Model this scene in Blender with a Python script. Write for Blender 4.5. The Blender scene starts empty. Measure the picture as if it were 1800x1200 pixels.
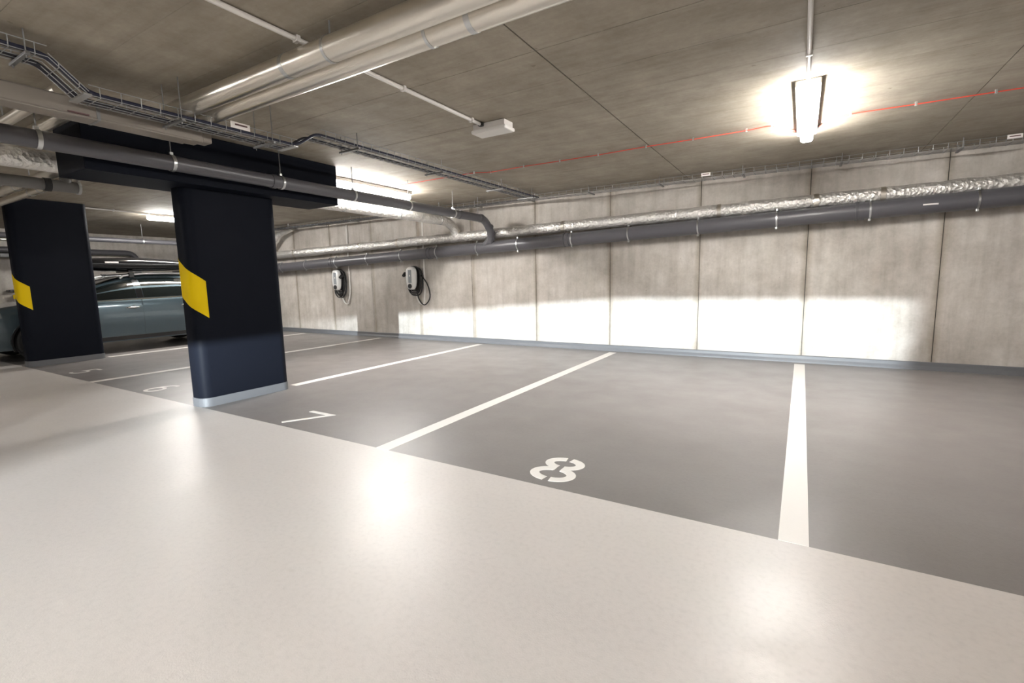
import bpy, bmesh, math, random
from mathutils import Vector, Matrix
random.seed(7)
R = math.radians
S = bpy.context.scene
C = S.collection

# ------------------------------------------------------------------ camera
H = 1.16
cam_d = bpy.data.cameras.new('camera'); cam = bpy.data.objects.new('camera', cam_d); C.objects.link(cam)
r_ = Vector((0.85616695, 0.51627009, -0.02105588)); u_ = Vector((-0.04862122, 0.12106802, 0.99145273)); f_ = Vector((-0.51440658, 0.8478253, -0.12875612))
cam.matrix_world = Matrix(((r_.x, u_.x, -f_.x, 0), (r_.y, u_.y, -f_.y, 0), (r_.z, u_.z, -f_.z, H), (0, 0, 0, 1)))
cam_d.sensor_width = 36; cam_d.lens = 16.78; cam_d.clip_start = .02
S.camera = cam
# ------------------------------------------------------------------ world / exposure
W = bpy.data.worlds.new('world'); S.world = W; W.use_nodes = True
W.node_tree.nodes['Background'].inputs[0].default_value = (1, .97, .93, 1)
W.node_tree.nodes['Background'].inputs[1].default_value = .02
S.view_settings.view_transform = 'Standard'; S.view_settings.look = 'None'
S.view_settings.exposure = 2.6; S.view_settings.gamma = 1; S.view_settings.use_curve_mapping = False
LAMP = 30.0            # tube emission
LAMP_COL = (1.0, .97, .935, 1)
BEAM = 1750.0          # headlamp watts

# ------------------------------------------------------------------ materials
def mat(name, col, rough=.5, metal=0., **kw):
    m = bpy.data.materials.new(name); m.use_nodes = True
    nt = m.node_tree; b = nt.nodes['Principled BSDF']
    b.inputs['Base Color'].default_value = (*col, 1); b.inputs['Roughness'].default_value = rough; b.inputs['Metallic'].default_value = metal
    if 'spec' in kw: b.inputs['Specular IOR Level'].default_value = kw['spec']
    if 'coat' in kw: b.inputs['Coat Weight'].default_value = kw['coat']; b.inputs['Coat Roughness'].default_value = .05
    if 'emit' in kw: b.inputs['Emission Color'].default_value = kw['emit']; b.inputs['Emission Strength'].default_value = kw['es']
    if 'bump' in kw:
        sc, st = kw['bump']
        n = nt.nodes.new('ShaderNodeTexNoise'); n.inputs['Scale'].default_value = sc; n.inputs['Detail'].default_value = 4
        g = nt.nodes.new('ShaderNodeNewGeometry'); nt.links.new(g.outputs['Position'], n.inputs['Vector'])
        bp = nt.nodes.new('ShaderNodeBump'); bp.inputs['Strength'].default_value = st; bp.inputs['Distance'].default_value = kw.get('bd', .01)
        nt.links.new(n.outputs['Fac'], bp.inputs['Height']); nt.links.new(bp.outputs['Normal'], b.inputs['Normal'])
    return m
def ramp(nt, fac, stops):
    r = nt.nodes.new('ShaderNodeValToRGB'); e = r.color_ramp.elements
    e[0].position, e[0].color = stops[0][0], (*stops[0][1], 1)
    e[1].position, e[1].color = stops[-1][0], (*stops[-1][1], 1)
    for p, c in stops[1:-1]:
        x = e.new(p); x.color = (*c, 1)
    nt.links.new(fac, r.inputs['Fac']); return r.outputs['Color']
def noise(nt, vec, scale, mul=(1, 1, 1), detail=5, rough=.55):
    mp = nt.nodes.new('ShaderNodeMapping'); mp.inputs['Scale'].default_value = mul; nt.links.new(vec, mp.inputs['Vector'])
    n = nt.nodes.new('ShaderNodeTexNoise'); n.inputs['Scale'].default_value = scale; n.inputs['Detail'].default_value = detail; n.inputs['Roughness'].default_value = rough
    nt.links.new(mp.outputs['Vector'], n.inputs['Vector']); return n.outputs['Fac']
def mixc(nt, a, b, fac, mode='MIX'):
    m = nt.nodes.new('ShaderNodeMix'); m.data_type = 'RGBA'; m.blend_type = mode
    if isinstance(fac, float): m.inputs[0].default_value = fac
    else: nt.links.new(fac, m.inputs[0])
    for i, v in ((6, a), (7, b)):
        if isinstance(v, tuple): m.inputs[i].default_value = (*v, 1)
        else: nt.links.new(v, m.inputs[i])
    return m.outputs[2]
def concrete(name, c0, c1, streak, sc_streak, pit, rough=.8, bump=.25, spec=.3, sk=.6, joint=None):
    m = mat(name, c0, rough, spec=spec); nt = m.node_tree; b = nt.nodes['Principled BSDF']
    g = nt.nodes.new('ShaderNodeNewGeometry'); P = g.outputs['Position']
    big = ramp(nt, noise(nt, P, .9, (1, 1, 1), 6), [(.3, c0), (.7, c1)])
    st = ramp(nt, noise(nt, P, sc_streak, streak, 6, .6), [(.25, (.72, .70, .67)), (.5, (.96, .96, .96)), (.75, (1.1, 1.09, 1.08))])
    col = mixc(nt, big, st, sk, 'MULTIPLY')
    blot = ramp(nt, noise(nt, P, 4.5, (1, 1, 1), 7, .65), [(.3, (.76, .74, .71)), (.65, (1.08, 1.08, 1.08))])
    col = mixc(nt, col, blot, .8, 'MULTIPLY')
    fine = ramp(nt, noise(nt, P, 30, (1, 1, 1), 5, .7), [(.3, (.9, .9, .9)), (.7, (1.06, 1.06, 1.06))])
    col = mixc(nt, col, fine, .7, 'MULTIPLY')
    pits = ramp(nt, noise(nt, P, pit, (1, 1, 1), 3, .6), [(.24, (.5, .47, .43)), (.29, (1, 1, 1))])
    col = mixc(nt, col, pits, .55, 'MULTIPLY')
    if joint:
        # water stains running down beside the formwork joints
        sx = nt.nodes.new('ShaderNodeSeparateXYZ'); nt.links.new(P, sx.inputs[0])
        def mm(op, a, bb):
            q = nt.nodes.new('ShaderNodeMath'); q.operation = op
            for k, v in enumerate((a, bb)):
                if v is None: continue
                if isinstance(v, (int, float)): q.inputs[k].default_value = v
                else: nt.links.new(v, q.inputs[k])
            return q.outputs[0]
        fr = mm('FRACT', mm('ADD', mm('DIVIDE', mm('SUBTRACT', sx.outputs['X'], joint[0]), joint[1]), 20.5), None)
        d = mm('ABSOLUTE', mm('SUBTRACT', fr, .5), None)
        d = mm('ADD', d, mm('MULTIPLY', mm('SUBTRACT', noise(nt, P, 2.2, (1, 1, .5), 5), .5), .05))
        stn = ramp(nt, d, [(.0, (.62, .58, .52)), (.018, (.78, .75, .70)), (.05, (1, 1, 1))])
        col = mixc(nt, col, stn, .85, 'MULTIPLY')
    nt.links.new(col, b.inputs['Base Color'])
    bp = nt.nodes.new('ShaderNodeBump'); bp.inputs['Strength'].default_value = bump; bp.inputs['Distance'].default_value = .005
    nt.links.new(noise(nt, P, 16, (1, 1, 1), 8, .65), bp.inputs['Height']); nt.links.new(bp.outputs['Normal'], b.inputs['Normal'])
    return m
def floormat(name, c0, c1, rough, spec, brush):
    m = mat(name, c0, rough, spec=spec); nt = m.node_tree; b = nt.nodes['Principled BSDF']
    g = nt.nodes.new('ShaderNodeNewGeometry'); P = g.outputs['Position']
    col = ramp(nt, noise(nt, P, .8, brush, 6), [(.3, c0), (.7, c1)])
    sp = ramp(nt, noise(nt, P, 45, (1, 1, 1), 3), [(.2, (.9, .9, .9)), (.5, (1, 1, 1)), (.8, (1.04, 1.04, 1.04))])
    col = mixc(nt, col, sp, .8, 'MULTIPLY')
    dirt = ramp(nt, noise(nt, P, 9, (1, 1, 1), 2), [(.2, (.86, .85, .82)), (.27, (1, 1, 1))])
    col = mixc(nt, col, dirt, .6, 'MULTIPLY')
    nt.links.new(col, b.inputs['Base Color'])
    rr = ramp(nt, noise(nt, P, 3, (1, 1, 1), 4), [(.3, (rough * .85,) * 3), (.7, (rough * 1.15,) * 3)]); nt.links.new(rr, b.inputs['Roughness'])
    bp = nt.nodes.new('ShaderNodeBump'); bp.inputs['Strength'].default_value = .5; bp.inputs['Distance'].default_value = .0012
    nt.links.new(noise(nt, P, 170, (1, 1, 1), 3), bp.inputs['Height']); nt.links.new(bp.outputs['Normal'], b.inputs['Normal'])
    return m
M = {}
M['wall'] = concrete('wall concrete', (.49, .455, .415), (.64, .61, .57), (7, 7, .7), 1.3, 24, .8, .25, .3, .75, (1.345, 1.3116))
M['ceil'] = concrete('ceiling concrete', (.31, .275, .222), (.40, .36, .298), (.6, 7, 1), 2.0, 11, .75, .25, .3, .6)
M['seam'] = mat('dark joint', (.09, .085, .075), .9)
M['aisle'] = floormat('aisle coating', (.61, .57, .54), (.66, .625, .595), .36, .5, (.5, 1, 1))
M['bay'] = floormat('bay coating', (.215, .198, .190), (.255, .239, .231), .36, .45, (.6, 1.2, 1))
M['paint'] = mat('white road paint', (.80, .77, .73), .5, bump=(90, .2), bd=.002)
M['base'] = mat('grey skirting paint', (.135, .14, .15), .45, bump=(20, .2))
M['black'] = mat('black pillar paint', (.0078, .0092, .0142), .5, spec=.04, bump=(60, .15), bd=.003)
M['yellow'] = mat('yellow paint', (.76, .53, .002), .5, spec=.12)
M['pvc'] = mat('grey pvc', (.10, .098, .108), .36)
M['pvc2'] = mat('pale grey pvc', (.16, .155, .15), .45)
M['galv'] = mat('galvanised steel', (.62, .63, .63), .35, 1.)
M['wire'] = mat('tray wire', (.40, .41, .42), .45, .9)
M['rod'] = mat('zinc rod', (.26, .26, .26), .5, .8)
M['rubber'] = mat('black rubber', (.012, .012, .013), .55)
M['cable'] = mat('dark cable', (.02, .02, .03), .5)
M['bluecable'] = mat('blue cable', (.012, .014, .035), .5)
M['red'] = mat('red cable', (.55, .06, .035), .5)
M['white'] = mat('white plastic', (.75, .73, .70), .4)
M['offwhite'] = mat('white enamel', (.66, .63, .60), .45)
M['tag'] = mat('tag print', (.78, .74, .72), .5)
M['print'] = mat('dark print', (.12, .06, .06), .6)
M['lamp'] = mat('lit diffuser', (.9, .9, .9), .5, emit=LAMP_COL, es=LAMP)
M['screen'] = mat('charger strip', (.30, .32, .34), .3)
M['shell'] = mat('charger white', (.74, .74, .73), .3)
def foil(name, col, rough):
    m = mat(name, col, rough, .78); nt = m.node_tree; b = nt.nodes['Principled BSDF']
    g = nt.nodes.new('ShaderNodeNewGeometry'); P = g.outputs['Position']
    v = nt.nodes.new('ShaderNodeTexVoronoi'); v.inputs['Scale'].default_value = 28; nt.links.new(P, v.inputs['Vector'])
    a = nt.nodes.new('ShaderNodeMath'); a.operation = 'ADD'; nt.links.new(v.outputs['Distance'], a.inputs[0]); nt.links.new(noise(nt, P, 40, (1, 1, 1), 5), a.inputs[1])
    bp = nt.nodes.new('ShaderNodeBump'); bp.inputs['Strength'].default_value = .9; bp.inputs['Distance'].default_value = .012
    nt.links.new(a.outputs[0], bp.inputs['Height']); nt.links.new(bp.outputs['Normal'], b.inputs['Normal'])
    col2 = ramp(nt, noise(nt, P, 6, (1, 1, 1), 4), [(.3, tuple(x * .82 for x in col)), (.7, col)]); nt.links.new(col2, b.inputs['Base Color'])
    return m
M['foil'] = foil('aluminium foil', (.90, .88, .85), .38)
M['foilm'] = mat('smooth foil', (.78, .74, .67), .3, .97, bump=(11, .3), bd=.006)
M['beige'] = mat('dull foil wrap', (.27, .24, .21), .5, .4, bump=(14, .4), bd=.006)
M['carpaint'] = mat('blue grey car paint', (.068, .10, .12), .28, .55, coat=1.)
M['glass'] = mat('car glass', (.006, .008, .008), .03, spec=.45)
M['trim'] = mat('black trim', (.012, .012, .013), .35)
M['chrome'] = mat('chrome', (.8, .8, .8), .15, 1.)
M['rail'] = mat('satin aluminium', (.82, .82, .82), .4, .55)
M['gloss'] = mat('gloss black', (.008, .008, .009), .12, spec=.6)
M['tyre'] = mat('tyre', (.015, .015, .016), .8)
M['rim'] = mat('alloy rim', (.35, .36, .37), .3, .9)
M['lens'] = mat('lamp lens', (.25, .28, .30), .08, .3)

# ------------------------------------------------------------------ mesh helpers
def link(name, bm, m, parent=None, smooth=False, kind=None):
    me = bpy.data.meshes.new(name); bmesh.ops.recalc_face_normals(bm, faces=bm.faces[:]); bm.to_mesh(me); bm.free()
    o = bpy.data.objects.new(name, me); C.objects.link(o)
    if m: me.materials.append(M[m])
    if smooth:
        for p in me.polygons: p.use_smooth = True
        try: me.set_sharp_from_angle(angle=R(40))
        except Exception: pass
    if parent: o.parent = parent; o.matrix_parent_inverse = parent.matrix_world.inverted() if False else Matrix.Translation(-parent.location)
    if kind: o['kind'] = kind
    return o
def thing(name, label, cat, loc=(0, 0, 0), group=None):
    o = bpy.data.objects.new(name, None); C.objects.link(o); o.location = loc; o.empty_display_size = .1
    o['label'] = label; o['category'] = cat
    if group: o['group'] = group
    return o
def tag(o, label, cat, group=None):
    o['label'] = label; o['category'] = cat
    if group: o['group'] = group
    return o
def box(bm, x0, x1, y0, y1, z0, z1, bev=0):
    v = [bm.verts.new(p) for p in ((x0, y0, z0), (x1, y0, z0), (x1, y1, z0), (x0, y1, z0), (x0, y0, z1), (x1, y0, z1), (x1, y1, z1), (x0, y1, z1))]
    f = [bm.faces.new([v[i] for i in q]) for q in ((0, 3, 2, 1), (4, 5, 6, 7), (0, 1, 5, 4), (1, 2, 6, 5), (2, 3, 7, 6), (3, 0, 4, 7))]
    if bev:
        es = {e for x in f for e in x.edges}
        bmesh.ops.bevel(bm, geom=list(es), offset=bev, segments=2, profile=.5, affect='EDGES')
def mk(fn, *a, **k):
    bm = bmesh.new(); fn(bm, *a, **k); return bm
def fillet(pts, rad, n=7):
    pts = [Vector(p) for p in pts]; out = [pts[0]]
    for i in range(1, len(pts) - 1):
        a, b, c = pts[i - 1], pts[i], pts[i + 1]
        d1 = (a - b); d2 = (c - b); l = min(rad, d1.length * .49, d2.length * .49)
        p0 = b + d1.normalized() * l; p1 = b + d2.normalized() * l
        for k in range(n + 1):
            t = k / n; out.append((1 - t) ** 2 * p0 + 2 * t * (1 - t) * b + t * t * p1)
    out.append(pts[-1]); return out
def tube(bm, pts, r, seg=16, caps=True):
    pts = [Vector(p) for p in pts]; rings = []; prev = None
    for i, p in enumerate(pts):
        t = (pts[min(i + 1, len(pts) - 1)] - pts[max(i - 1, 0)]).normalized()
        if prev is None:
            a = Vector((0, 0, 1)) if abs(t.z) < .9 else Vector((1, 0, 0)); n = t.cross(a).normalized()
        else: n = (prev - t * prev.dot(t)).normalized()
        prev = n; b = t.cross(n); rr = r[i] if isinstance(r, (list, tuple)) else r
        rings.append([bm.verts.new(p + rr * (math.cos(2 * math.pi * k / seg) * n + math.sin(2 * math.pi * k / seg) * b)) for k in range(seg)])
    for A, B in zip(rings, rings[1:]):
        for k in range(seg): bm.faces.new((A[k], A[(k + 1) % seg], B[(k + 1) % seg], B[k]))
    if caps: bm.faces.new(rings[0][::-1]); bm.faces.new(rings[-1])
def prism(bm, poly, z0, z1):
    a = [bm.verts.new((x, y, z0)) for x, y in poly]; b = [bm.verts.new((x, y, z1)) for x, y in poly]; n = len(poly)
    bm.faces.new(a[::-1]); bm.faces.new(b)
    for i in range(n): bm.faces.new((a[i], a[(i + 1) % n], b[(i + 1) % n], b[i]))
def rrect(x0, x1, y0, y1, r, n=8):
    out = []
    for cx, cy, a0 in ((x1 - r, y0 + r, -90), (x1 - r, y1 - r, 0), (x0 + r, y1 - r, 90), (x0 + r, y0 + r, 180)):
        for k in range(n + 1):
            a = R(a0 + 90 * k / n); out.append((cx + r * math.cos(a), cy + r * math.sin(a)))
    return out
def ring(bm, c, axis, r0, r1, w, seg=24):
    """flat band around a pipe: outer radius r1, inner r0, width w along axis"""
    c = Vector(c); axis = Vector(axis).normalized(); a = Vector((0, 0, 1)) if abs(axis.z) < .9 else Vector((1, 0, 0)); n = axis.cross(a).normalized(); b = axis.cross(n)
    prof = [(r0, -w / 2), (r1, -w / 2), (r1, w / 2), (r0, w / 2)]; rs = []
    for k in range(seg):
        d = math.cos(2 * math.pi * k / seg) * n + math.sin(2 * math.pi * k / seg) * b
        rs.append([bm.verts.new(c + d * rr + axis * ww) for rr, ww in prof])
    for k in range(seg):
        A, B = rs[k], rs[(k + 1) % seg]
        for j in range(4): bm.faces.new((A[j], A[(j + 1) % 4], B[(j + 1) % 4], B[j]))
def copy_tree(o, parent=None):
    c = o.copy(); C.objects.link(c)
    if parent: c.parent = parent
    for ch in list(o.children): copy_tree(ch, c)
    return c

# ------------------------------------------------------------------ the room
YW = 7.27; ZC = 2.5; XL = -15.05; XR = 7.0; YF = -9.0; YB = 2.28
o = link('floor', mk(box, XL, XR, YF, YB, -.2, 0), 'aisle', kind='structure'); o['label'] = 'glossy light grey coated aisle floor'; o['category'] = 'floor'
o = link('floor', mk(box, XL, XR, YB, YW, -.2, 0), 'bay', kind='structure'); o['label'] = 'darker grey coated floor of the parking bays'; o['category'] = 'floor'
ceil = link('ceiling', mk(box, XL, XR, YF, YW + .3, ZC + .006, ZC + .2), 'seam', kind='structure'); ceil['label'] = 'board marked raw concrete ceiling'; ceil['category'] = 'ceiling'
cols = [XL, -13.92, -11.42, -8.92, -6.42, -3.92, -1.42, 1.08, 3.58, XR]
rows = [YF, .42, .875, 1.33, 1.78, 2.23, 2.68, 3.145, 3.6, 4.06, 4.52, 4.98, 5.44, 5.9, 6.36, 6.82, YW + .3]
gap = lambda v: {2.68: .0026, 3.145: .0022, 3.6: .0014, 4.52: .0014}.get(v, .0007)
gapx = lambda v: {-1.42: .0045, 1.08: .003}.get(v, .0012)
for a, b in zip(cols, cols[1:]):
    for c, d in zip(rows, rows[1:]):
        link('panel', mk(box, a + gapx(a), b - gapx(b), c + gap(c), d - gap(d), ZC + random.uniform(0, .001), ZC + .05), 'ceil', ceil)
wall = link('wall_back', mk(box, XL - .2, XR + .2, YW + .012, YW + .3, -.2, ZC + .01), 'seam', kind='structure'); wall['label'] = 'long raw concrete wall behind the parking bays'; wall['category'] = 'wall'
wx = [XL, -14.38, -13.07, -11.76, -10.45, -9.16, -7.88, -6.56, -5.25, -3.905, -2.585, -1.265, .035, 1.345, 2.655, 3.965, 5.275, XR]
for i, (a, b) in enumerate(zip(wx, wx[1:])):
    g = .004
    link('panel', mk(box, a + g, b - g, YW + random.uniform(0, .002), YW + .05, -.05, ZC + .03, .002), 'wall', wall)
o = link('wall_left', mk(box, XL - .2, XL, YF, YW + .1, -.2, ZC + .01), 'wall', kind='structure'); o['label'] = 'far concrete end wall behind the car'; o['category'] = 'wall'
o = link('wall_right', mk(box, XR, XR + .2, YF, YW + .1, -.2, ZC + .01), 'wall', kind='structure'); o['label'] = 'concrete end wall right of the bays'; o['category'] = 'wall'
o = link('wall_front', mk(box, XL, XR, YF - .2, YF, -.2, ZC + .01), 'wall', kind='structure'); o['label'] = 'concrete wall across the aisle behind the viewer'; o['category'] = 'wall'
bm = bmesh.new()
prof = [(YW + .005, 0), (YW - .06, 0), (YW - .056, .018), (YW - .042, .05), (YW - .04, .085), (YW - .035, .092), (YW + .005, .092)]
A = [bm.verts.new((XL, y, z)) for y, z in prof]; B = [bm.verts.new((XR, y, z)) for y, z in prof]
for i in range(len(prof)): bm.faces.new((A[i], A[(i + 1) % len(prof)], B[(i + 1) % len(prof)], B[i]))
bm.faces.new(A[::-1]); bm.faces.new(B)
o = link('baseboard_back', bm, 'base', kind='structure'); o['label'] = 'grey painted skirting along the back wall'; o['category'] = 'baseboard'

# ------------------------------------------------------------------ pillars
def pillar(x0, x1, y0, y1, ztop, label, drop=None):
    t = thing('pillar', label, 'pillar', ((x0 + x1) / 2, (y0 + y1) / 2, 0), 'black concrete pillars')
    poly = rrect(x0, x1, y0, y1, .095, 10)
    link('shaft', mk(prism, poly, 0, ztop), 'black', t, True)
    e = .006
    link('plinth', mk(prism, rrect(x0 - e, x1 + e, y0 - e, y1 + e, .1, 10), 0, .085), 'base', t, True)
    # yellow slanted band wrapped around the aisle-side nose
    off = .0015
    per = rrect(x0 - off, x1 + off, y0 - off, y1 + off, .095 + off, 14)
    # order: front-right corner first (front -> right side), so walk: front-left corner, then front-right, then right side
    n = 15
    path = per[3 * n + 4:] + per[:n] + [(x1 + off, y0 + .13)]
    s = [0]
    for p, q in zip(path, path[1:]): s.append(s[-1] + math.dist(p, q))
    L = s[-1]; bm = bmesh.new(); up = []; lo = []; ui = []; li = []
    cx, cy = (x0 + x1) / 2, (y0 + y1) / 2
    for (x, y), d in zip(path, s):
        z = 1.475 - (1.475 - 1.205) * d / L
        up.append(bm.verts.new((x, y, z))); lo.append(bm.verts.new((x, y, z - .35)))
        xi = x + (cx - x) * .02; yi = y + (y0 + .12 - y) * .03
        ui.append(bm.verts.new((xi, yi, z))); li.append(bm.verts.new((xi, yi, z - .35)))
    for i in range(len(path) - 1):
        bm.faces.new((up[i], up[i + 1], lo[i + 1], lo[i])); bm.faces.new((ui[i + 1], ui[i], li[i], li[i + 1]))
        bm.faces.new((up[i], ui[i], ui[i + 1], up[i + 1])); bm.faces.new((lo[i], lo[i + 1], li[i + 1], li[i]))
    bm.faces.new((up[0], lo[0], li[0], ui[0])); bm.faces.new((up[-1], ui[-1], li[-1], lo[-1]))
    o = link('yellow_stripe', bm, 'yellow', t, True); o['label'] = 'slanted yellow warning stripe'
    if drop:
        link('drop_panel', mk(box, *drop, .006), 'black', t)
    for y, z in ((y1 - .26, .56), (y0 + .1, .38)):
        bm = bmesh.new(); tube(bm, [(x1 - .004, y, z), (x1 + .002, y, z)], .012, 14); link('tie_hole_plug', bm, 'black', t, True)
    return t
pillar(-5.11, -4.85, 2.28, 3.2, 2.07, 'black pillar with wide drop panel between bays 6 and 7', (-5.22, -4.68, 1.55, 3.87, 2.06, 2.499))
pillar(-10.16, -9.9, 2.30, 3.24, 2.499, 'black pillar beside bay 5 standing in front of the parked car')

# ------------------------------------------------------------------ floor markings
names = {-10.03: 'white bay line between the far pillar and the wall beside bay 5', -7.54: 'white bay line running to the wall between the two chargers', -4.98: 'white bay line running from the drop panel pillar to the wall',
         -2.47: 'white bay line between numbers 7 and 8', .022: 'widest looking white bay line right of number 8'}
for x, lab in names.items():
    y0 = 3.31 if x in (-10.03, -4.98) else YB
    w = .058
    tag(link('bay_line', mk(box, x - w, x + w, y0, 7.09, -.002, .0012), 'paint'), lab, 'bay line', 'painted bay lines')
def stroke(bm, pts, w, z=.0012):
    pts = [Vector((x, y)) for x, y in pts]; L, Rr = [], []
    for i, p in enumerate(pts):
        if i == 0: d = (pts[1] - p).normalized(); n = Vector((-d.y, d.x)); k = 1
        elif i == len(pts) - 1: d = (p - pts[-2]).normalized(); n = Vector((-d.y, d.x)); k = 1
        else:
            d1 = (p - pts[i - 1]).normalized(); d2 = (pts[i + 1] - p).normalized(); n = Vector((-(d1 + d2).y, (d1 + d2).x)).normalized(); k = 1 / max(.5, n.dot(Vector((-d1.y, d1.x))))
        L.append(p + n * w / 2 * k); Rr.append(p - n * w / 2 * k)
    rows_ = []
    for zz in (-.002, z): rows_.append(([bm.verts.new((p.x, p.y, zz)) for p in L], [bm.verts.new((p.x, p.y, zz)) for p in Rr]))
    (l0, r0), (l1, r1) = rows_
    for i in range(len(pts) - 1):
        bm.faces.new((l1[i], r1[i], r1[i + 1], l1[i + 1])); bm.faces.new((l0[i], l0[i + 1], r0[i + 1], r0[i]))
        bm.faces.new((l0[i], l1[i], l1[i + 1], l0[i + 1])); bm.faces.new((r0[i], r0[i + 1], r1[i + 1], r1[i]))
    bm.faces.new((l0[0], r0[0], r1[0], l1[0])); bm.faces.new((l0[-1], l1[-1], r1[-1], r0[-1]))
def arc(cx, cy, rx, ry, a0, a1, n=18): return [(cx + rx * math.cos(R(a0 + (a1 - a0) * k / n)), cy + ry * math.sin(R(a0 + (a1 - a0) * k / n))) for k in range(n + 1)]
def digit(d, cx, y0, h, label):
    bm = bmesh.new(); w = .044; g = .018
    T = lambda p: [(cx + x * h, y0 + y * h) for x, y in p]
    sw = w / h
    if d == 8:
        w = .056
        for s in (-1, 1):
            up = arc(0, .745, .27, .185, 90 - s * 9, 90 - s * 168); lo = arc(0, .275, .31, .21, 90 - s * 14, 90 - s * 172)
            stroke(bm, T(up), w, .0012); stroke(bm, T(lo), w, .0016)
            bx = s * .05
            stroke(bm, T([(bx, .52), (bx + s * .12, .52)]), w * 1.25, .002)
    elif d == 7: stroke(bm, T([(-.40, .93), (.36, .93), (-.20, 0)]), w)
    elif d == 6:
        stroke(bm, T(arc(0, .32, .27, .26, 0, 360, 30)), w * .9); stroke(bm, T(arc(.12, .38, .39, .55, 180, 75, 16)), w * .9, .0016)
    elif d == 5:
        stroke(bm, T([(.26, .94), (-.18, .94), (-.22, .55)] + arc(-.0, .33, .29, .27, 135, -140, 20)), w * .9)
    return tag(link('bay_number', bm, 'paint'), label, 'number', 'painted bay numbers')
digit(8, -1.225, 2.355, .372, 'white stencilled number 8 painted on the bay floor')
digit(7, -3.655, 2.345, .365, 'white number 7 painted on the floor in front of the pillar')
digit(6, -6.275, 2.345, .345, 'white number 6 painted on the floor beside the pillar')
digit(5, -8.63, 2.385, .345, 'white number 5 painted on the floor near the far pillar')

# ------------------------------------------------------------------ ceiling tube lights
def lamp(x, y0, label):
    t = thing('ceiling_light', label, 'ceiling light', (x, (y0 + y0 + 1.45) / 2, ZC), 'tube ceiling lights')
    y1 = y0 + 1.45
    link('housing', mk(box, x - .08, x + .08, y0 + .012, y1 - .012, 2.455, 2.4995, .008), 'offwhite', t)
    bm = bmesh.new(); box(bm, x - .05, x + .05, y0, y1, 2.39, 2.456, .024); link('diffuser', bm, 'lamp', t, True)
    return t
lamp(-.03, 4.08, 'bright tube light on the ceiling near the red cable')
lamp(-5.17, 4.15, 'bright tube light behind the drop panel and drain pipe')
lamp(-10.35, 4.25, 'bright tube light above the parked car beyond the pillar')
lamp(-.8, -2.5, 'tube light over the aisle behind the viewer')
lamp(-8.6, -3.2, 'tube light over the far left end of the aisle')
lamp(4.3, -3.0, 'tube light over the right end of the aisle')

# ------------------------------------------------------------------ conduits and red cable
def conduit(label, pts, r, clips, m='offwhite'):
    t = thing('conduit', label, 'conduit', pts[0], 'ceiling conduits')
    bm = bmesh.new(); tube(bm, pts, r, 10); link('pipe', bm, m, t, True)
    for c in clips:
        bm = bmesh.new(); box(bm, c[0] - r - .006, c[0] + r + .006, c[1] - .012, c[1] + .012, c[2] - r - .003, ZC, .002); link('clip', bm, m, t)
    return t
conduit('pale conduit crossing above the foil pipes to the emergency light', [(-2.425, -3, 2.483), (-2.425, 3.55, 2.483)], .014, [(-2.425, y, 2.483) for y in (.4, 1.12, 1.80, 2.62, 3.42)])
conduit('pale conduit running to the tube light near the red cable', [(-.03, -3, 2.483), (-.03, 4.09, 2.483)], .013, [(-.03, y, 2.483) for y in (1.6, 2.6, 3.6)])
conduit('pale conduit running over the far pillar to its tube light', [(-10.22, -3, 2.483), (-10.22, 4.22, 2.483)], .014, [(-10.22, y, 2.483) for y in (1.2, 2.3, 3.7)])
t = thing('red_cable', 'thin red alarm cable clipped across the ceiling', 'cable', (-3.5, 5.1, ZC))
pts = [(-4.9, 5.05, 2.484), (-3.55, 5.03, 2.482), (-3.37, 5.13, 2.482), (-2.88, 5.1, 2.48), (-2.42, 5.12, 2.481), (-1.96, 5.12, 2.48), (-1.44, 5.105, 2.482), (-.98, 5.11, 2.48), (-.51, 5.11, 2.482), (-.30, 5.07, 2.482), (-.19, 5.28, 2.482), (-.115, 5.42, 2.482),
       (-.03, 5.60, 2.478), (.06, 5.38, 2.48), (.125, 5.23, 2.481), (.28, 5.11, 2.482), (.71, 5.13, 2.48), (1.18, 5.15, 2.481), (1.7, 5.17, 2.48), (2.6, 5.2, 2.48), (3.6, 5.2, 2.48)]
bm = bmesh.new(); tube(bm, fillet(pts, .08, 4), .005, 8); link('cable', bm, 'red', t, True)
for p in pts[1:12] + pts[13:]:
    bm = bmesh.new(); box(bm, p[0] - .008, p[0] + .008, p[1] - .008, p[1] + .008, p[2] - .012, ZC, .002); link('clip', bm, 'galv', t)

# ------------------------------------------------------------------ emergency light
t = thing('emergency_light', 'white unlit emergency light box at the end of a conduit', 'emergency light', (-2.36, 3.64, ZC))
link('body', mk(box, -2.52, -2.20, 3.575, 3.715, 2.45, 2.499, .004), 'offwhite', t)
link('diffuser', mk(box, -2.535, -2.185, 3.56, 3.73, 2.42, 2.452, .012), 'white', t)
link('gland', mk(box, -2.445, -2.405, 3.54, 3.58, 2.468, 2.497, .004), 'trim', t)

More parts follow.
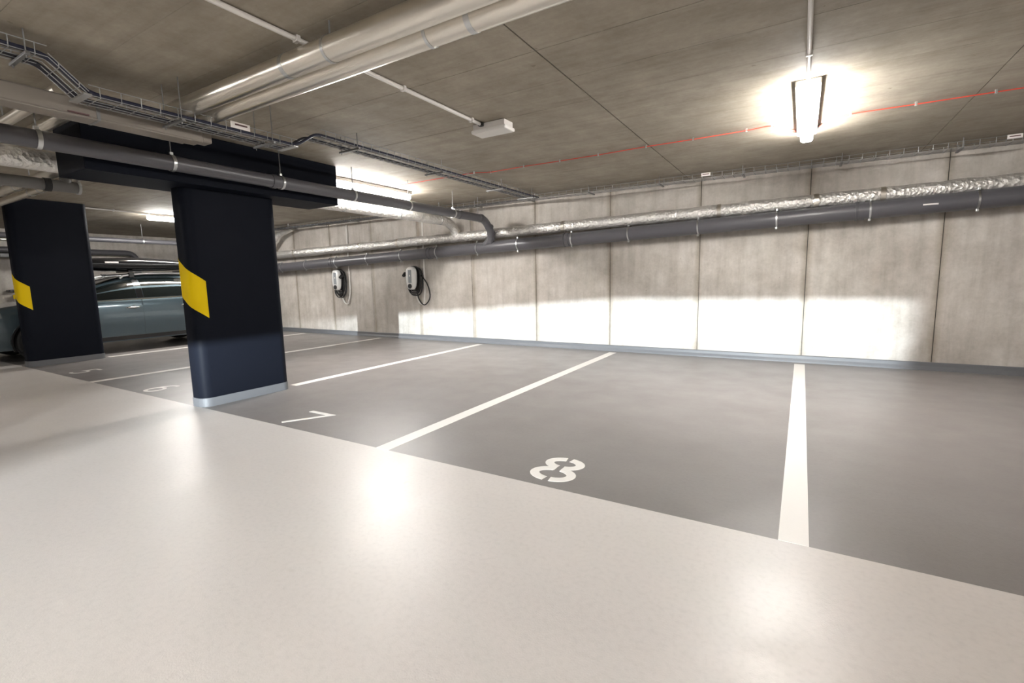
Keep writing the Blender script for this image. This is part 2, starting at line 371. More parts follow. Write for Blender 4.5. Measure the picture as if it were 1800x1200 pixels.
# ------------------------------------------------------------------ pipes
def zdrain(x): return 1.90 + (x - 1.56) * (.34 / 12.2)
YD = 7.08
t = thing('drain_pipe', 'dark grey plastic drain pipe clamped along the back wall', 'pipe', (0, YD, zdrain(0)))
bm = bmesh.new(); tube(bm, [(XL + .3, YD, zdrain(XL + .3)), (XR - .05, YD, zdrain(XR - .05))], .1, 24); link('pipe', bm, 'pvc', t, True)
clx = [2.55, 1.56, .635, -.315, -1.257, -2.228, -3.135, -4.118, -4.95, -5.878, -6.788, -7.734, -8.71, -9.746, -10.648, -11.6]
for i, x in enumerate(clx):
    z = zdrain(x); bm = bmesh.new(); ring(bm, (x, YD, z), (1, 0, .028), .099, .105, .018)
    c = link('clamp', bm, 'galv', t, True)
    for dz in (-.112, .112):
        bm = bmesh.new(); box(bm, x - .012, x + .012, YD - .05, YD - .02, z + dz - .014, z + dz + .014, .003); link('clamp_screw', bm, 'galv', c)
    bm = bmesh.new(); tube(bm, [(x, YD + .1, z), (x, YW, z)], .008, 8); link('wall_stud', bm, 'galv', c)
for x in (.555, -3.215, -1.33 + 4.2, -6.05, -8.85, -10.75):
    bm = bmesh.new(); ring(bm, (x, YD, zdrain(x)), (1, 0, .028), .098, .108, .06); link('socket', bm, 'pvc', t, True)
    bm = bmesh.new(); ring(bm, (x - .05, YD, zdrain(x)), (1, 0, .028), .098, .112, .02); link('socket_lip', bm, 'pvc', t, True)
bm = bmesh.new(); box(bm, 1.10, 1.23, YD - .1035, YD - .098, 1.872, 1.888, .001); link('label_tag', bm, 'tag', t)

def zins(x): return 2.055 + (x - 1.56) * .0155
t = thing('insulated_pipe', 'foil wrapped pipe along the back wall above the drain pipe', 'pipe', (0, 7.12, zins(0)))
bm = bmesh.new(); path = []; rad = []
x = XL + .25
while x < XR:
    path.append((x, 7.125 + random.uniform(-.004, .004), zins(x) + random.uniform(-.004, .004))); rad.append(.086 + random.uniform(-.004, .005)); x += .11
tube(bm, path, rad, 20); link('pipe', bm, 'foil', t, True)
for x in (-10.2, -8.0, -6.9, -3.3, -1.0, .1, .75, 2.2):
    bm = bmesh.new(); ring(bm, (x, 7.125, zins(x)), (1, 0, .015), .085, .0935, .05); link('tape_band', bm, 'foilm', t, True)
bm = bmesh.new(); box(bm, 1.10, 1.21, 7.028, 7.034, 2.068, 2.078); link('label_tag', bm, 'tag', t)

# grey drain under the ceiling, towards the wall
t = thing('drain_pipe', 'grey plastic drain pipe hung in front of the black drop panel', 'pipe', (-4.57, 3, 2.18))
zt_ = lambda y: 2.185 - (y - 2) * .004
p = fillet([(-4.57, -6, zt_(-6)), (-4.57, 6.72, zt_(6.72)), (-4.60, 6.97, 1.98), (-4.66, 7.03, 1.80)], .13, 8)
bm = bmesh.new(); tube(bm, p, .0625, 20); link('pipe', bm, 'pvc', t, True)
bm = bmesh.new(); tube(bm, fillet([(-4.60, 6.97, 1.98), (-4.64, 7.02, 1.86), (-4.80, 7.06, 1.74)], .06, 5), [.07] * 0 or .0665, 18); link('branch', bm, 'pvc', t, True)
for y in (1.272, 2.10, 3.086, 4.0, 4.935, 5.892):
    z = zt_(y); bm = bmesh.new(); ring(bm, (-4.57, y, z), (0, 1, 0), .0615, .068, .026); c = link('clamp', bm, 'galv', t, True)
    bm = bmesh.new(); box(bm, -4.582, -4.558, y - .014, y + .014, z + .064, z + .09, .003); link('nut', bm, 'galv', c)
    bm = bmesh.new(); tube(bm, [(-4.57, y, z + .08), (-4.57, y, ZC)], .005, 8); link('threaded_rod', bm, 'rod', t, True)
for y in (3.0, 6.05, 6.62):
    bm = bmesh.new(); ring(bm, (-4.57, y, zt_(y)), (0, 1, 0), .061, .069, .05); link('socket', bm, 'pvc', t, True)
for f_t in ((-4.588, 6.90, 2.05, (-.12, .6, -1)), (-4.615, 6.985, 1.945, (-.2, .35, -1)), (-4.635, 7.01, 1.87, (-.25, .3, -1))):
    bm = bmesh.new(); ring(bm, f_t[:3], f_t[3], .061, .0705, .03); link('socket', bm, 'pvc', t, True)
bm = bmesh.new(); tube(bm, [(-4.57, 6.55, 2.22), (-4.57, 6.55, ZC)], .005, 8); link('threaded_rod', bm, 'rod', t, True)

# foil pipe joining the wall pipe
t = thing('insulated_pipe', 'foil wrapped pipe passing the drop panel and bending down into the wall pipe', 'pipe', (-5.4, 4, 2.2))
p = fillet([(-5.42, -6, 2.215), (-5.42, 6.80, 2.205), (-5.46, 7.05, 2.11), (-5.46, 7.12, 1.96)], .16, 8)
bm = bmesh.new(); tube(bm, p, .08, 18); link('pipe', bm, 'foil', t, True)
for y in (4.55, 5.6, 6.6):
    bm = bmesh.new(); ring(bm, (-5.42, y, 2.207), (0, 1, 0), .079, .0845, .02); link('clamp', bm, 'galv', t, True)
    bm = bmesh.new(); tube(bm, [(-5.42, y, 2.28), (-5.42, y, ZC)], .006, 8); link('threaded_rod', bm, 'rod', t, True)
bm = bmesh.new(); ring(bm, (-5.46, 7.10, 2.05), (0, .5, -1), .079, .088, .03); link('tape_band', bm, 'foilm', t, True)

# pipes crossing the aisle side along X
def xpipe(label, y, z, r, x0, x1, m, bands=(), hang=()):
    t = thing('insulated_pipe', label, 'pipe', ((x0 + x1) / 2, y, z))
    bm = bmesh.new(); tube(bm, [(x0, y, z), (x1, y, z)], r, 24); link('pipe', bm, m, t, True)
    for x in bands:
        bm = bmesh.new(); ring(bm, (x, y, z), (1, 0, 0), r - .002, r + .0025, .03, 28); link('tape_band', bm, 'galv', t, True)
    for x in hang:
        bm = bmesh.new(); ring(bm, (x, y, z), (1, 0, 0), r - .002, r + .004, .018, 28); c = link('clamp', bm, 'galv', t, True)
        bm = bmesh.new(); tube(bm, [(x, y, z + r), (x, y, ZC)], .005, 8); link('threaded_rod', bm, 'rod', c, True)
    return t
for lab, y, z, bands, hang in (('thick foil wrapped pipe under the ceiling nearer the viewer', 1.795, 2.362, (-2.5, .4), (-2.15, .8)), ('thick foil wrapped pipe under the ceiling nearer the wall', 1.94, 2.352, (-1.35, 1.2), (-1.6, .9))):
    t = xpipe(lab, y, z, .0625, -3.70, XR - .1, 'foilm', bands, hang)
    bm = bmesh.new(); tube(bm, fillet([(-3.70, y, z), (-3.838, y, z), (-3.838, y, 2.296)], .06, 6), .0615, 20); link('bend', bm, 'foilm', t, True)
xpipe('slim foil pipe at the upper left nearer the viewer beside a drain stub', 1.735, 2.225, .045, -11.6, -5.50, 'foilm', (-7,), (-7.5,))
xpipe('slim foil pipe at the upper left ending behind the drop panel', 1.92, 2.225, .042, -11.6, -5.50, 'foilm', (-7,), (-7.3,))
xpipe('foil pipe ending at the wrapped box duct in the upper left corner', 1.37, 2.335, .042, XL + .2, -3.91, 'foilm', (-5.2,), (-5.6,))
xpipe('slim foil pipe crossing the upper left edge above the drain pipe', 1.22, 2.36, .034, XL + .2, -3.91, 'foilm', (), (-5.0,))

# wrapped box duct
t = thing('box_duct', 'dull wrapped box duct under the cable tray at upper left', 'duct', (-3.9, 0, 2.2))
link('casing', mk(box, -3.905, -3.77, -5, 1.96, 2.19, 2.298, .012), 'beige', t)
link('bottom_flange', mk(box, -3.908, -3.764, -5, 1.88, 2.186, 2.196, .003), 'beige', t)
link('end_collar', mk(box, -3.895, -3.785, 1.955, 2.03, 2.20, 2.27, .012), 'beige', t)
link('red_strap', mk(box, -3.768, -3.757, 1.20, 1.30, 2.200, 2.207), 'print', t)
for y in (.1, 1.34):
    link('strap', mk(box, -3.911, -3.762, y, y + .018, 2.184, 2.301, .003), 'rod', t)

# second low drain at far left
t = thing('drain_pipe', 'pale grey drain pipe stub ending left of the drop panel', 'pipe', (-6.0, 0, 2.117))
bm = bmesh.new(); tube(bm, [(-6.0, -6, 2.117), (-6.0, 1.93, 2.117)], .052, 18); tube(bm, [(-6.0, 1.828, 2.117), (-6.0, 1.828, ZC)], .044, 16); link('pipe', bm, 'pvc2', t, True)
bm = bmesh.new(); ring(bm, (-6.0, 1.69, 2.117), (0, 1, 0), .05, .06, .05); link('coupling', bm, 'rubber', t, True)
bm = bmesh.new(); ring(bm, (-6.0, 1.915, 2.117), (0, 1, 0), .05, .062, .022); c = link('clamp', bm, 'galv', t, True)
bm = bmesh.new(); tube(bm, [(-6.0, 1.915, 2.167), (-6.0, 1.915, ZC)], .005, 8); link('threaded_rod', bm, 'rod', c, True)
# hung pipe over the car and pipes on end wall
t = thing('drain_pipe', 'grey pipe hung from rods above the parked car', 'pipe', (-12.2, 3, 2.137))
bm = bmesh.new(); tube(bm, [(-12.2, -6, 2.137), (-12.2, 7.2, 2.137)], .05, 16); link('pipe', bm, 'pvc', t, True)
for y in (-1, 1.9, 4.87, 6.6):
    bm = bmesh.new(); ring(bm, (-12.2, y, 2.137), (0, 1, 0), .049, .057, .03); c = link('clamp', bm, 'galv', t, True)
    bm = bmesh.new(); tube(bm, [(-12.2, y, 2.19), (-12.2, y, ZC)], .006, 8); link('threaded_rod', bm, 'rod', c, True)
t = thing('drain_pipe', 'dark pipe on the end wall bending down behind the car', 'pipe', (-14.85, 3, 2.03))
bm = bmesh.new(); tube(bm, fillet([(-14.85, -6, 2.035), (-14.85, 5.75, 2.035), (-14.85, 5.75, 0)], .25, 8), .068, 16); link('pipe', bm, 'pvc', t, True)
t = thing('insulated_pipe', 'thin foil pipe high on the end wall at left edge', 'pipe', (-14.6, 0, 2.26))
bm = bmesh.new(); tube(bm, [(-14.7, -6, 2.247), (-14.7, 3.4, 2.247)], .034, 14); link('pipe', bm, 'foilm', t, True)
t = thing('box_duct', 'black box duct on the end wall at left edge', 'duct', (-14.9, 0, 2))
link('casing', mk(box, -14.98, -14.72, -6, 3.45, 1.86, 1.955, .01), 'trim', t)
link('end_cap', mk(box, -14.99, -14.71, 3.45, 3.47, 1.85, 1.96, .004), 'trim', t)
# diagonal foil branch at the far end of the back wall
t = thing('insulated_pipe', 'short foil wrapped branch slanting down the wall beside the pillar', 'pipe', (-10.7, 7.05, 2.2))
bm = bmesh.new(); tube(bm, fillet([(-10.25, 7.13, 2.455), (-10.72, 7.08, 2.33), (-11.2, 6.98, 1.97)], .1, 5), .062, 14); link('pipe', bm, 'foil', t, True)
# small thing on end wall
t = thing('wall_dispenser', 'small yellow and white box hung on the end wall above the car bonnet', 'wall box', (-14.95, 3.42, 1.0))
link('hood', mk(box, -15.04, -14.80, 3.30, 3.46, 1.12, 1.165, .01), 'trim', t)
link('body', mk(box, -15.04, -14.86, 3.40, 3.52, .88, 1.06, .015), 'white', t)
link('front', mk(box, -14.862, -14.85, 3.36, 3.45, .96, 1.06, .004), 'yellow', t)

# ------------------------------------------------------------------ cable trays
def basket(bm, path, wdir, width, side, step=.1, r=.0026):
    path = [Vector(p) for p in path]; wd = Vector(wdir); up = Vector((0, 0, 1))
    for k in range(5):
        o_ = wd * (width * (k / 4 - .5)); tube(bm, [q + o_ for q in path], r, 5)
    for s in (-.5, .5):
        tube(bm, [q + wd * (width * s) + up * side for q in path], r, 5)
    d = 0
    for a, b in zip(path, path[1:]):
        L = (b - a).length; n = max(1, int(L / step))
        for i in range(n):
            c = a.lerp(b, (i + .5) / n) - up * .004
            tube(bm, [c - wd * width / 2 + up * side * 1.08, c - wd * width / 2, c + wd * width / 2, c + wd * width / 2 + up * side * 1.08], r, 4)
t = thing('cable_tray', 'wire basket cable tray dipping under the foil pipes towards the wall', 'cable tray', (-3.62, 3, 2.3))
XT = -3.62
tp = [(XT, -5, 2.395), (XT, 1.07, 2.395), (XT, 1.23, 2.25), (XT, 2.55, 2.25)]
bm = bmesh.new(); basket(bm, tp[:2], (1, 0, 0), .2, .055); basket(bm, tp[2:], (1, 0, 0), .2, .055); basket(bm, [tp[1], tp[2]], (1, 0, 0), .2, .02); basket(bm, [(XT, 2.78, 2.385), (XT, 6.80, 2.385)], (1, 0, 0), .2, .055)
link('wire_basket', bm, 'wire', t)
for i, (dx, m_, rr) in enumerate(((.085, 'bluecable', .011), (.066, 'cable', .008), (-.055, 'cable', .009), (-.075, 'cable', .010), (-.09, 'cable', .009))):
    z = rr + .004
    pts = [(XT + dx, -5, 2.395 + z), (XT + dx, 1.07, 2.395 + z), (XT + dx, 1.23, 2.25 + z), (XT + dx, 2.55, 2.25 + z), (XT + dx, 2.74, 2.385 + z), (XT + dx, 6.72, 2.385 + z), (XT + dx - .12, 6.86, 2.41 + z), (-12.5, 6.86 + dx * .8, 2.412 + z)]
    bm = bmesh.new(); tube(bm, fillet(pts, .06, 4), rr, 8); link('cable', bm, m_, t, True)
for y, z in ((-.2, 2.385), (.98, 2.385), (1.70, 2.24), (2.33, 2.24), (3.16, 2.372), (4.35, 2.372), (5.6, 2.372), (6.45, 2.372)):
    link('bracket', mk(box, XT - .135, XT + .135, y - .01, y + .01, z - .016, z, .003), 'rod', t)
    for s in (-.09, .09):
        bm = bmesh.new(); tube(bm, [(XT + s * 1.2, y, z - .03), (XT + s * 1.2, y, ZC)], .0035, 8); link('threaded_rod', bm, 'rod', t, True)
for y in (1.21, 2.52, 6.55):
    link('joint_clip', mk(box, XT - .11, XT + .11, y - .01, y + .03, 2.245 if y < 3 else 2.376, 2.256 if y < 3 else 2.388, .002), 'galv', t)
o = link('sign_plate', mk(box, XT + .103, XT + .107, 2.02, 2.16, 2.272, 2.315), 'tag', t); o['label'] = 'white printed tag'
link('sign_print', mk(box, XT + .1065, XT + .108, 2.05, 2.14, 2.293, 2.304), 'print', t)
t = thing('cable_tray', 'long wire basket cable tray along the top of the back wall', 'cable tray', (0, 6.87, 2.41))
bm = bmesh.new(); basket(bm, [(-13.5, 6.87, 2.41), (XR - .3, 6.87, 2.41)], (0, 1, 0), .2, .055, .12, .0028); link('wire_basket', bm, 'wire', t)
for x in [-10.9 + 1.02 * k for k in range(15)]:
    link('bracket', mk(box, x - .012, x + .012, 6.755, 6.99, 2.390, 2.404, .003), 'rod', t)
    bm = bmesh.new(); tube(bm, [(x, 6.985, 2.39), (x, 6.985, ZC)], .0035, 8); tube(bm, [(x, 6.76, 2.39), (x, 6.76, ZC)], .0035, 8); link('threaded_rod', bm, 'rod', t, True)
for x, y in ((-1.13, 6.764), (1.72, 6.764)):
    o = link('sign_plate', mk(box, x - .055, x + .055, y - .002, y + .002, 2.43, 2.47), 'tag', t)
    link('sign_print', mk(box, x - .04, x + .04, y - .0035, y - .0015, 2.447, 2.457), 'print', t)

# ------------------------------------------------------------------ wall chargers
def charger(x, zc, label, swap):
    t = thing('wall_charger', label, 'charger', (x, YW, zc), 'wall mounted car chargers')
    def egg(w, h, n=28, k=.10):
        out = []
        for i in range(n):
            a = 2 * math.pi * i / n; c, s = math.cos(a), math.sin(a)
            px = math.copysign(abs(c) ** .62, c) * w / 2; pz = math.copysign(abs(s) ** .72, s) * h / 2
            out.append((px * (1 + k * pz / (h / 2)), pz))
        return out
    def shell(bm, w, h, levels):
        rings = []
        for y, s in levels:
            rings.append([bm.verts.new((x + px * s, y, zc + pz * (1 - (1 - s) * .7))) for px, pz in egg(w, h)])
        n = len(rings[0])
        for A, B in zip(rings, rings[1:]):
            for i in range(n): bm.faces.new((A[i], A[(i + 1) % n], B[(i + 1) % n], B[i]))
        bm.faces.new(rings[0]); bm.faces.new(rings[-1][::-1])
    bm = bmesh.new(); shell(bm, .27, .47, [(YW, .8), (YW - .03, .96), (YW - .085, 1.0), (YW - .10, .97)]); link('back_housing', bm, 'rubber', t, True)
    bm = bmesh.new(); shell(bm, .25, .455, [(YW - .095, .98), (YW - .12, 1.0), (YW - .15, .95), (YW - .165, .82)]); f = link('front_shell', bm, 'shell', t, True)
    link('status_strip', mk(box, x - .045, x + .04, YW - .171, YW - .16, zc - .09, zc + .165, .004), 'screen', f)
    link('logo', mk(box, x - .012, x + .014, YW - .1725, YW - .168, zc + .035, zc + .065, .001), 'white', f)
    bm = bmesh.new(); tube(bm, [(x - .005, YW - .155, zc - .155), (x - .005, YW - .178, zc - .155)], .047, 20); link('socket', bm, 'rubber', t, True)
    # plug holder at the side
    s = 1 if swap else -1
    bm = bmesh.new(); tube(bm, [(x + s * .16, YW - .02, zc + .10), (x + s * .17, YW - .12, zc + .085), (x + s * .165, YW - .17, zc + .05)], [.035, .042, .03], 14); link('plug', bm, 'rubber', t, True)
    # coiled charging cable round the housing
    for k, (dr, y) in enumerate(((.012, YW - .05), (.035, YW - .065), (.055, YW - .08), (.075, YW - .05))):
        pts = [(x + px + dr * .45, y, zc + pz) for px, pz in [(q[0] * (1 + dr * 5), q[1] * (1 + dr * 2.2) - dr * .9) for q in egg(.27, .47, 40)]]
        pts.append(pts[0]); bm = bmesh.new(); tube(bm, pts, .012, 8, False); link('cable_loop', bm, 'rubber', t, True)
    if swap:
        loops = [[(x - .11, YW - .09, zc - .12), (x - .13, YW - .08, zc - .30), (x - .02, YW - .07, zc - .40), (x + .10, YW - .06, zc - .33), (x + .14, YW - .05, zc - .05), (x + .13, YW - .05, zc + .12)],
                 [(x - .02, YW - .16, zc - .16), (x + .0, YW - .12, zc - .30), (x + .09, YW - .08, zc - .40), (x + .22, YW - .06, zc - .28), (x + .23, YW - .05, zc + .02), (x + .17, YW - .06, zc + .10)]]
        white = [(x + .30, YW - .02, ZC - .09), (x + .30, YW - .02, zc - .30), (x + .20, YW - .03, zc - .56), (x + .06, YW - .03, zc - .46), (x + .02, YW - .04, zc - .2)]
    else:
        loops = [[(x + .09, YW - .08, zc - .22), (x + .12, YW - .07, zc - .42), (x + .25, YW - .06, zc - .56), (x + .42, YW - .05, zc - .40), (x + .36, YW - .05, zc - .12), (x + .20, YW - .06, zc + .06)]]
        white = [(x + .25, YW - .02, ZC - .09), (x + .25, YW - .02, zc - .30), (x + .22, YW - .03, zc - .54), (x + .08, YW - .03, zc - .48), (x + .0, YW - .04, zc - .2)]
    for l in loops:
        bm = bmesh.new(); tube(bm, fillet(l, .13, 6), .013, 8); link('charging_cable', bm, 'rubber', t, True)
    bm = bmesh.new(); tube(bm, fillet(white, .12, 6), .015, 8); link('supply_cable', bm, 'white', t, True)
    return t
charger(-6.64, 1.225, 'wall charger facing bay 6 with a long hanging cable loop', False)
charger(-8.86, 1.225, 'wall charger facing bay 5 with plug hung at its right', True)

# ------------------------------------------------------------------ car
def interp(tab, y):
    if y <= tab[0][0]: return tab[0][1]
    for (a, va), (b, vb) in zip(tab, tab[1:]):
        if y <= b:
            u = (y - a) / (b - a); return va + (vb - va) * u
    return tab[-1][1]
TW = [(-2.33, .60), (-2.27, .72), (-2.15, .80), (-1.9, .855), (-1.5, .89), (-1., .9), (1.2, .9), (1.8, .88), (2.15, .83), (2.3, .72)]
TB = [(-2.33, .36), (-2.2, .24), (-1.9, .2), (-1., .185), (1.3, .19), (2., .24), (2.3, .40)]
TS = [(-2.33, .60), (-2.27, .68), (-2.1, .75), (-1.8, .81), (-1.2, .90), (-.8, .925), (0, .94), (1, .965), (1.8, .99), (2.2, .97), (2.3, .9)]
TT = [(-2.33, .63), (-2.27, .71), (-2.1, .80), (-1.8, .885), (-1.25, .975), (-1.12, 1.0), (-.85, 1.11), (-.6, 1.215), (-.35, 1.31), (-.1, 1.378), (.2, 1.41), (.6, 1.418), (1.1, 1.405), (1.6, 1.37), (1.85, 1.31), (2.05, 1.18), (2.22, 1.04), (2.3, .93)]
TR = [(-2.33, .45), (-2.2, .62), (-1.9, .72), (-1.2, .77), (-.9, .73), (-.5, .67), (0, .63), (1, .615), (1.8, .60), (2.2, .62), (2.3, .6)]
def prof_pts(y):
    w = interp(TW, y); zb = interp(TB, y); zs = interp(TS, y); zt = interp(TT, y); wr = min(interp(TR, y), .93 * w); g = zt - zs
    return [(0, zb), (.75 * w, zb), (.94 * w, zb + .02), (.975 * w, zb + .11), (1.0 * w, zb + (zs - zb) * .5), (.998 * w, zb + (zs - zb) * .75), (.985 * w, zs - .04), (.955 * w, zs),
            ((.955 * w + wr) / 2 + .035 * min(1, g * 3), zs + .5 * g), (wr, zs + .88 * g), (wr * .9, zs + .965 * g), (wr * .5, zs + .995 * g), (0, zt)]
def surf(y, k):
    s = 1
    if k > 12: k = 24 - k; s = -1
    P = prof_pts(y); i = min(int(k), 11); u = k - i
    return Vector((s * (P[i][0] + (P[i + 1][0] - P[i][0]) * u), y, P[i][1] + (P[i + 1][1] - P[i][1]) * u))
def patch(y0, y1, k0, k1, off, nu=14, nv=8, side=1, clip=None):
    """closed thin shell following the car body surface"""
    bm = bmesh.new(); G = []
    for layer in (off, -.012):
        g = []
        for i in range(nu + 1):
            row = []
            for j in range(nv + 1):
                y = y0 + (y1 - y0) * i / nu; k = k0 + (k1 - k0) * j / nv
                if clip: y, k = clip(y, k)
                p = surf(y, k); dy = surf(min(y + .01, 2.3), k) - surf(max(y - .01, -2.33), k); dk = surf(y, min(k + .02, 23.9)) - surf(y, k - .02)
                n = dy.cross(dk)
                n = n.normalized() if n.length > 1e-9 else Vector((1, 0, 0))
                q = p + n * layer * 1.0
                if (q - p).dot(Vector((p.x, 0, p.z - .7))) * layer < 0: q = p - n * layer
                row.append(bm.verts.new((q.x * side, q.y, q.z)))
            g.append(row)
        G.append(g)
    A, B = G
    for i in range(nu):
        for j in range(nv):
            bm.faces.new((A[i][j], A[i + 1][j], A[i + 1][j + 1], A[i][j + 1])); bm.faces.new((B[i][j], B[i][j + 1], B[i + 1][j + 1], B[i + 1][j]))
    for i in range(nu):
        bm.faces.new((A[i][0], B[i][0], B[i + 1][0], A[i + 1][0])); bm.faces.new((A[i][nv], A[i + 1][nv], B[i + 1][nv], B[i][nv]))
    for j in range(nv):
        bm.faces.new((A[0][j], A[0][j + 1], B[0][j + 1], B[0][j])); bm.faces.new((A[nu][j], B[nu][j], B[nu][j + 1], A[nu][j + 1]))
    return bm
def make_car(label):
    t = thing('car', label, 'car')
    ys = [-2.33, -2.30, -2.27, -2.2, -2.1, -2.0, -1.9] + [-1.8 + .1 * k for k in range(0, 39)] + [2.05, 2.12, 2.18, 2.22, 2.26, 2.3]
    bm = bmesh.new(); rings = []
    for y in ys:
        P = prof_pts(y); L = [(x, z) for x, z in P] + [(-x, z) for x, z in P[-2:0:-1]]
        rings.append([bm.verts.new((x, y, z)) for x, z in L])
    n = len(rings[0])
    for A, B in zip(rings, rings[1:]):
        for i in range(n): bm.faces.new((A[i], A[(i + 1) % n], B[(i + 1) % n], B[i]))
    bm.faces.new(rings[0]); bm.faces.new(rings[-1][::-1])
    bmesh.ops.recalc_face_normals(bm, faces=bm.faces[:])
    body = link('body', bm, 'carpaint', t, True)
    cut = []
    for y in (-1.405, 1.295):
        for s in (-1, 1):
            bm = bmesh.new(); tube(bm, [(s * .60, y, .33), (s * 1.1, y, .33)], .365, 36); c = link('cutter', bm, 'trim'); cut.append(c)
            md = body.modifiers.new('cut', 'BOOLEAN'); md.object = c; md.operation = 'DIFFERENCE'; md.solver = 'EXACT'
    dg = bpy.context.evaluated_depsgraph_get(); dg.update(); me = bpy.data.meshes.new_from_object(body.evaluated_get(dg))
    body.modifiers.clear(); body.data = me
    for c in cut: bpy.data.objects.remove(c)
    for y in (-1.405, 1.295):
        for s in (-1, 1):
            bm = bmesh.new(); ring(bm, (s * .885, y, .33), (1, 0, 0), .362, .385, .04, 36)
            for v in list(bm.verts):
                if v.co.z < .2: v.co.z = .2
            link('arch_trim', bm, 'trim', t, True)
            # wheel
            bm = bmesh.new(); prf = [(.20, -.09), (.30, -.10), (.322, -.085), (.33, 0), (.322, .085), (.30, .10), (.20, .09)]; rs = []
            for k in range(36):
                a = 2 * math.pi * k / 36; rs.append([bm.verts.new((s * .80 + w, y + rr * math.cos(a), .33 + rr * math.sin(a))) for rr, w in prf])
            for k in range(36):
                for j in range(len(prf)): bm.faces.new((rs[k][j], rs[k][(j + 1) % len(prf)], rs[(k + 1) % 36][(j + 1) % len(prf)], rs[(k + 1) % 36][j]))
            wh = link('tyre', bm, 'tyre', t, True)
            bm = bmesh.new(); tube(bm, [(s * .885, y, .33), (s * .905, y, .33)], .06, 16)
            ring(bm, (s * .87, y, .33), (1, 0, 0), .185, .205, .06, 32)
            for k in range(5):
                a = 2 * math.pi * k / 5; d = Vector((0, math.cos(a), math.sin(a))); c0 = Vector((s * .892, y, .33))
                for da in (-.14, .14):
                    d2 = Vector((0, math.cos(a + da), math.sin(a + da))); tube(bm, [c0 + d * .04, c0 + d2 * .19], [.02, .014], 6)
            link('rim', bm, 'rim', wh, True)
            bm = bmesh.new(); tube(bm, [(s * .84, y, .33), (s * .85, y, .33)], .19, 24); link('brake_disc', bm, 'trim', wh, True)
    for s in (-1, 1):
        for (y0, y1, yh) in ((-.97, -.008, -.15), (.008, .90, .76)):
            d = link('door', patch(y0, y1, 3.05, 6.95, .005, 12, 8, s), 'carpaint', t, True)
            bm = bmesh.new(); z = .80
            w = surf(yh, 5.3).x
            tube(bm, fillet([((w - .01) * s, yh - .11, z), ((w + .035) * s, yh - .08, z + .004), ((w + .035) * s, yh + .08, z + .006), ((w - .01) * s, yh + .11, z + .006)], .03, 4), .014, 10); link('handle', bm, 'chrome', d, True)
            bm = bmesh.new(); bmesh.ops.create_uvsphere(bm, u_segments=14, v_segments=8, radius=1)
            for v in bm.verts: v.co = Vector((s * (w + .002) + v.co.x * .008, yh + v.co.y * .085, z + v.co.z * .032))
            link('handle_recess', bm, 'trim', d, True)
        for (y0, y1) in ((-.93, -.055), (.055, .86), (.97, 1.60)):
            link('side_window', patch(y0, y1, 7.14, 8.86, .004, 12, 5, s), 'glass', t, True)
        link('pillar_trim', patch(-.05, .05, 7.14, 8.9, .003, 3, 5, s), 'gloss', t, True)
        link('belt_trim', patch(-1.0, 1.6, 6.96, 7.10, .006, 20, 1, s), 'chrome', t, True)
        link('sill_trim', patch(-.98, .88, 2.2, 3.0, .006, 12, 2, s), 'trim', t, True)
        link('headlight', patch(-2.26, -1.84, 5.7, 7.3, .004, 10, 4, s), 'lens', t, True)
        link('tail_light', patch(1.95, 2.26, 5.6, 7.2, .004, 6, 4, s), 'red', t, True)
        bm = bmesh.new(); rl = [(s * (interp(TR, y) - .03), y, interp(TT, y) + .012) for y in [-.15 + .12 * k for k in range(15)]]
        rl = [(rl[0][0], rl[0][1] - .05, rl[0][2] - .045)] + rl + [(rl[-1][0], rl[-1][1] + .05, rl[-1][2] - .05)]
        tube(bm, rl, .02, 10); link('roof_rail', bm, 'rail', t, True)
        bm = bmesh.new(); bmesh.ops.create_uvsphere(bm, u_segments=16, v_segments=10, radius=1)
        for v in bm.verts: v.co = Vector((s * .985 + v.co.x * .095, -.80 + v.co.y * (.055 if v.co.y > 0 else .075), .985 + v.co.z * .07))
        mir = link('mirror', bm, 'carpaint', t, True)
        bm = bmesh.new(); tube(bm, [(s * .83, -.80, .93), (s * .93, -.79, .96)], .02, 8); link('mirror_arm', bm, 'trim', mir, True)
    link('bonnet', patch(-2.2, -1.16, 9.4, 14.6, .004, 12, 12), 'carpaint', t, True)
    link('windscreen', patch(-1.08, -.20, 9.75, 14.25, .004, 12, 12), 'glass', t, True)
    link('rear_window', patch(1.72, 2.18, 9.75, 14.25, .004, 8, 12), 'glass', t, True)
    bm = bmesh.new(); box(bm, -.48, .48, -2.345, -2.29, .50, .60, .012); link('grille', bm, 'trim', t)
    bm = bmesh.new(); box(bm, -.58, .58, -2.35, -2.25, .27, .40, .02); link('lower_intake', bm, 'trim', t)
    bm = bmesh.new(); box(bm, -.26, .26, -2.358, -2.34, .41, .52, .004); link('number_plate', bm, 'white', t)
    for y in (-.02, .95):
        bm = bmesh.new(); z = interp(TT, y) + .026; tube(bm, [(-.66, y, z), (.66, y, z)], .013, 10); cb = link('cross_bar', bm, 'trim', t, True)
        for s in (-1, 1): link('bar_foot', mk(box, s * .62 - .035, s * .62 + .035, y - .04, y + .04, z - .07, z + .022, .008), 'trim', cb)
    return t
car = make_car('blue grey estate car parked nose out beyond the pillars')
car.location = (-11.36, 4.055, 0)
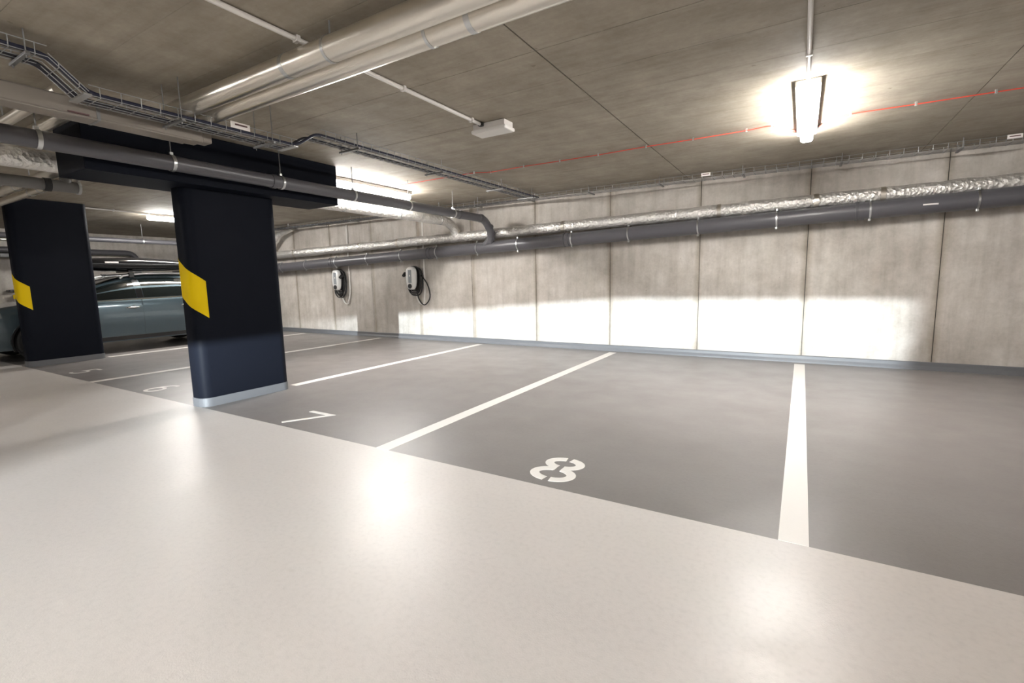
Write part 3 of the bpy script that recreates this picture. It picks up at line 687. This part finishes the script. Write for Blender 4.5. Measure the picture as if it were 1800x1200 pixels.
# roof box
t = thing('roof_box', 'glossy black roof box carried on the parked car', 'roof box', (-11.0, 4.4, 1.49))
bm = bmesh.new(); rings = []
for k in range(25):
    u = k / 24; y = 3.05 + 2.05 * u; s = math.sin(math.pi * min(max(u, .012), .988)) ** .33
    wv = .40 * (.55 + .45 * s); hb = .115 * s + .01; ht = .125 * s * (1 - .3 * abs(u - .6)) + .012
    L = []
    for j in range(28):
        a = 2 * math.pi * j / 28; c, n_ = math.cos(a), math.sin(a)
        L.append(bm.verts.new((-11.02 + math.copysign(abs(c) ** .5, c) * wv, y, 1.585 + math.copysign(abs(n_) ** .7, n_) * (ht if n_ > 0 else hb))))
    rings.append(L)
for A, B in zip(rings, rings[1:]):
    for i in range(28): bm.faces.new((A[i], A[(i + 1) % 28], B[(i + 1) % 28], B[i]))
bm.faces.new(rings[0]); bm.faces.new(rings[-1][::-1])
link('shell', bm, 'gloss', t, True)
link('seam_trim', mk(box, -11.43, -10.61, 3.35, 4.85, 1.578, 1.595, .006), 'trim', t)
link('badge', mk(box, -10.618, -10.606, 3.62, 3.82, 1.60, 1.63, .003), 'tag', t)
for y in (4.035, 5.005 - .0):
    link('mount', mk(box, -11.3, -10.74, y - .03, y + .03, 1.445, 1.48, .006), 'trim', t)

# second car across the aisle, its low beam on (lights the foot of the back wall)
car2 = copy_tree(car); car2.location = (-1.60, -6.20, 0); car2.rotation_euler = (0, 0, math.pi); car2['label'] = 'blue grey estate car behind the viewer with a headlamp on'
ld = bpy.data.lights.new('headlamp', 'SPOT'); lo = bpy.data.objects.new('headlamp', ld); C.objects.link(lo)
lo.parent = car2; lo.location = (-.64, -2.37, .84)      # car frame: nose towards -y
# aim forward (+Y in the world = -y in the car frame), fan out to the left of the road
az = R(17)   # to world -X
dirw = Vector((-math.sin(az), math.cos(az), -.012))
q = dirw.to_track_quat('-Z', 'Y'); lo.rotation_euler = (Matrix.Rotation(math.pi, 3, 'Z') @ q.to_matrix()).to_euler()
ld.energy = BEAM; ld.color = (.86, .95, 1.0); ld.spot_size = R(57); ld.spot_blend = .12; ld.shadow_soft_size = .02
ld.use_nodes = True; nt = ld.node_tree; em = nt.nodes['Emission']
tc = nt.nodes.new('ShaderNodeTexCoord'); sx = nt.nodes.new('ShaderNodeSeparateXYZ'); nt.links.new(tc.outputs['Normal'], sx.inputs[0])
def mth(op, a, b, clamp=False):
    m = nt.nodes.new('ShaderNodeMath'); m.operation = op; m.use_clamp = clamp
    for i, v in enumerate((a, b)):
        if v is None: continue
        if isinstance(v, (int, float)): m.inputs[i].default_value = v
        else: nt.links.new(v, m.inputs[i])
    return m.outputs[0]
nz = mth('MULTIPLY', sx.outputs['Z'], -1.0)
nz = mth('ABSOLUTE', nz, None)
u = mth('DIVIDE', sx.outputs['X'], nz); v = mth('DIVIDE', sx.outputs['Y'], nz)
# dipped beam: sharp upper cut-off, lower towards the left, fading downwards
cut = mth('MINIMUM', mth('MULTIPLY', mth('ADD', u, -.16), .07), 0.0)
d = mth('SUBTRACT', mth('ADD', cut, .012), v)
edge = mth('DIVIDE', mth('ADD', d, .004), .012, True)
dm = mth('DIVIDE', mth('MAXIMUM', d, 0.0), .125)
fall = mth('POWER', 2.718, mth('MULTIPLY', mth('MULTIPLY', dm, dm), -1.0))
lat = mth('DIVIDE', mth('ADD', u, .43), .12, True)
nt.links.new(mth('MULTIPLY', mth('MULTIPLY', edge, fall), mth('MAXIMUM', lat, .22)), em.inputs['Strength'])
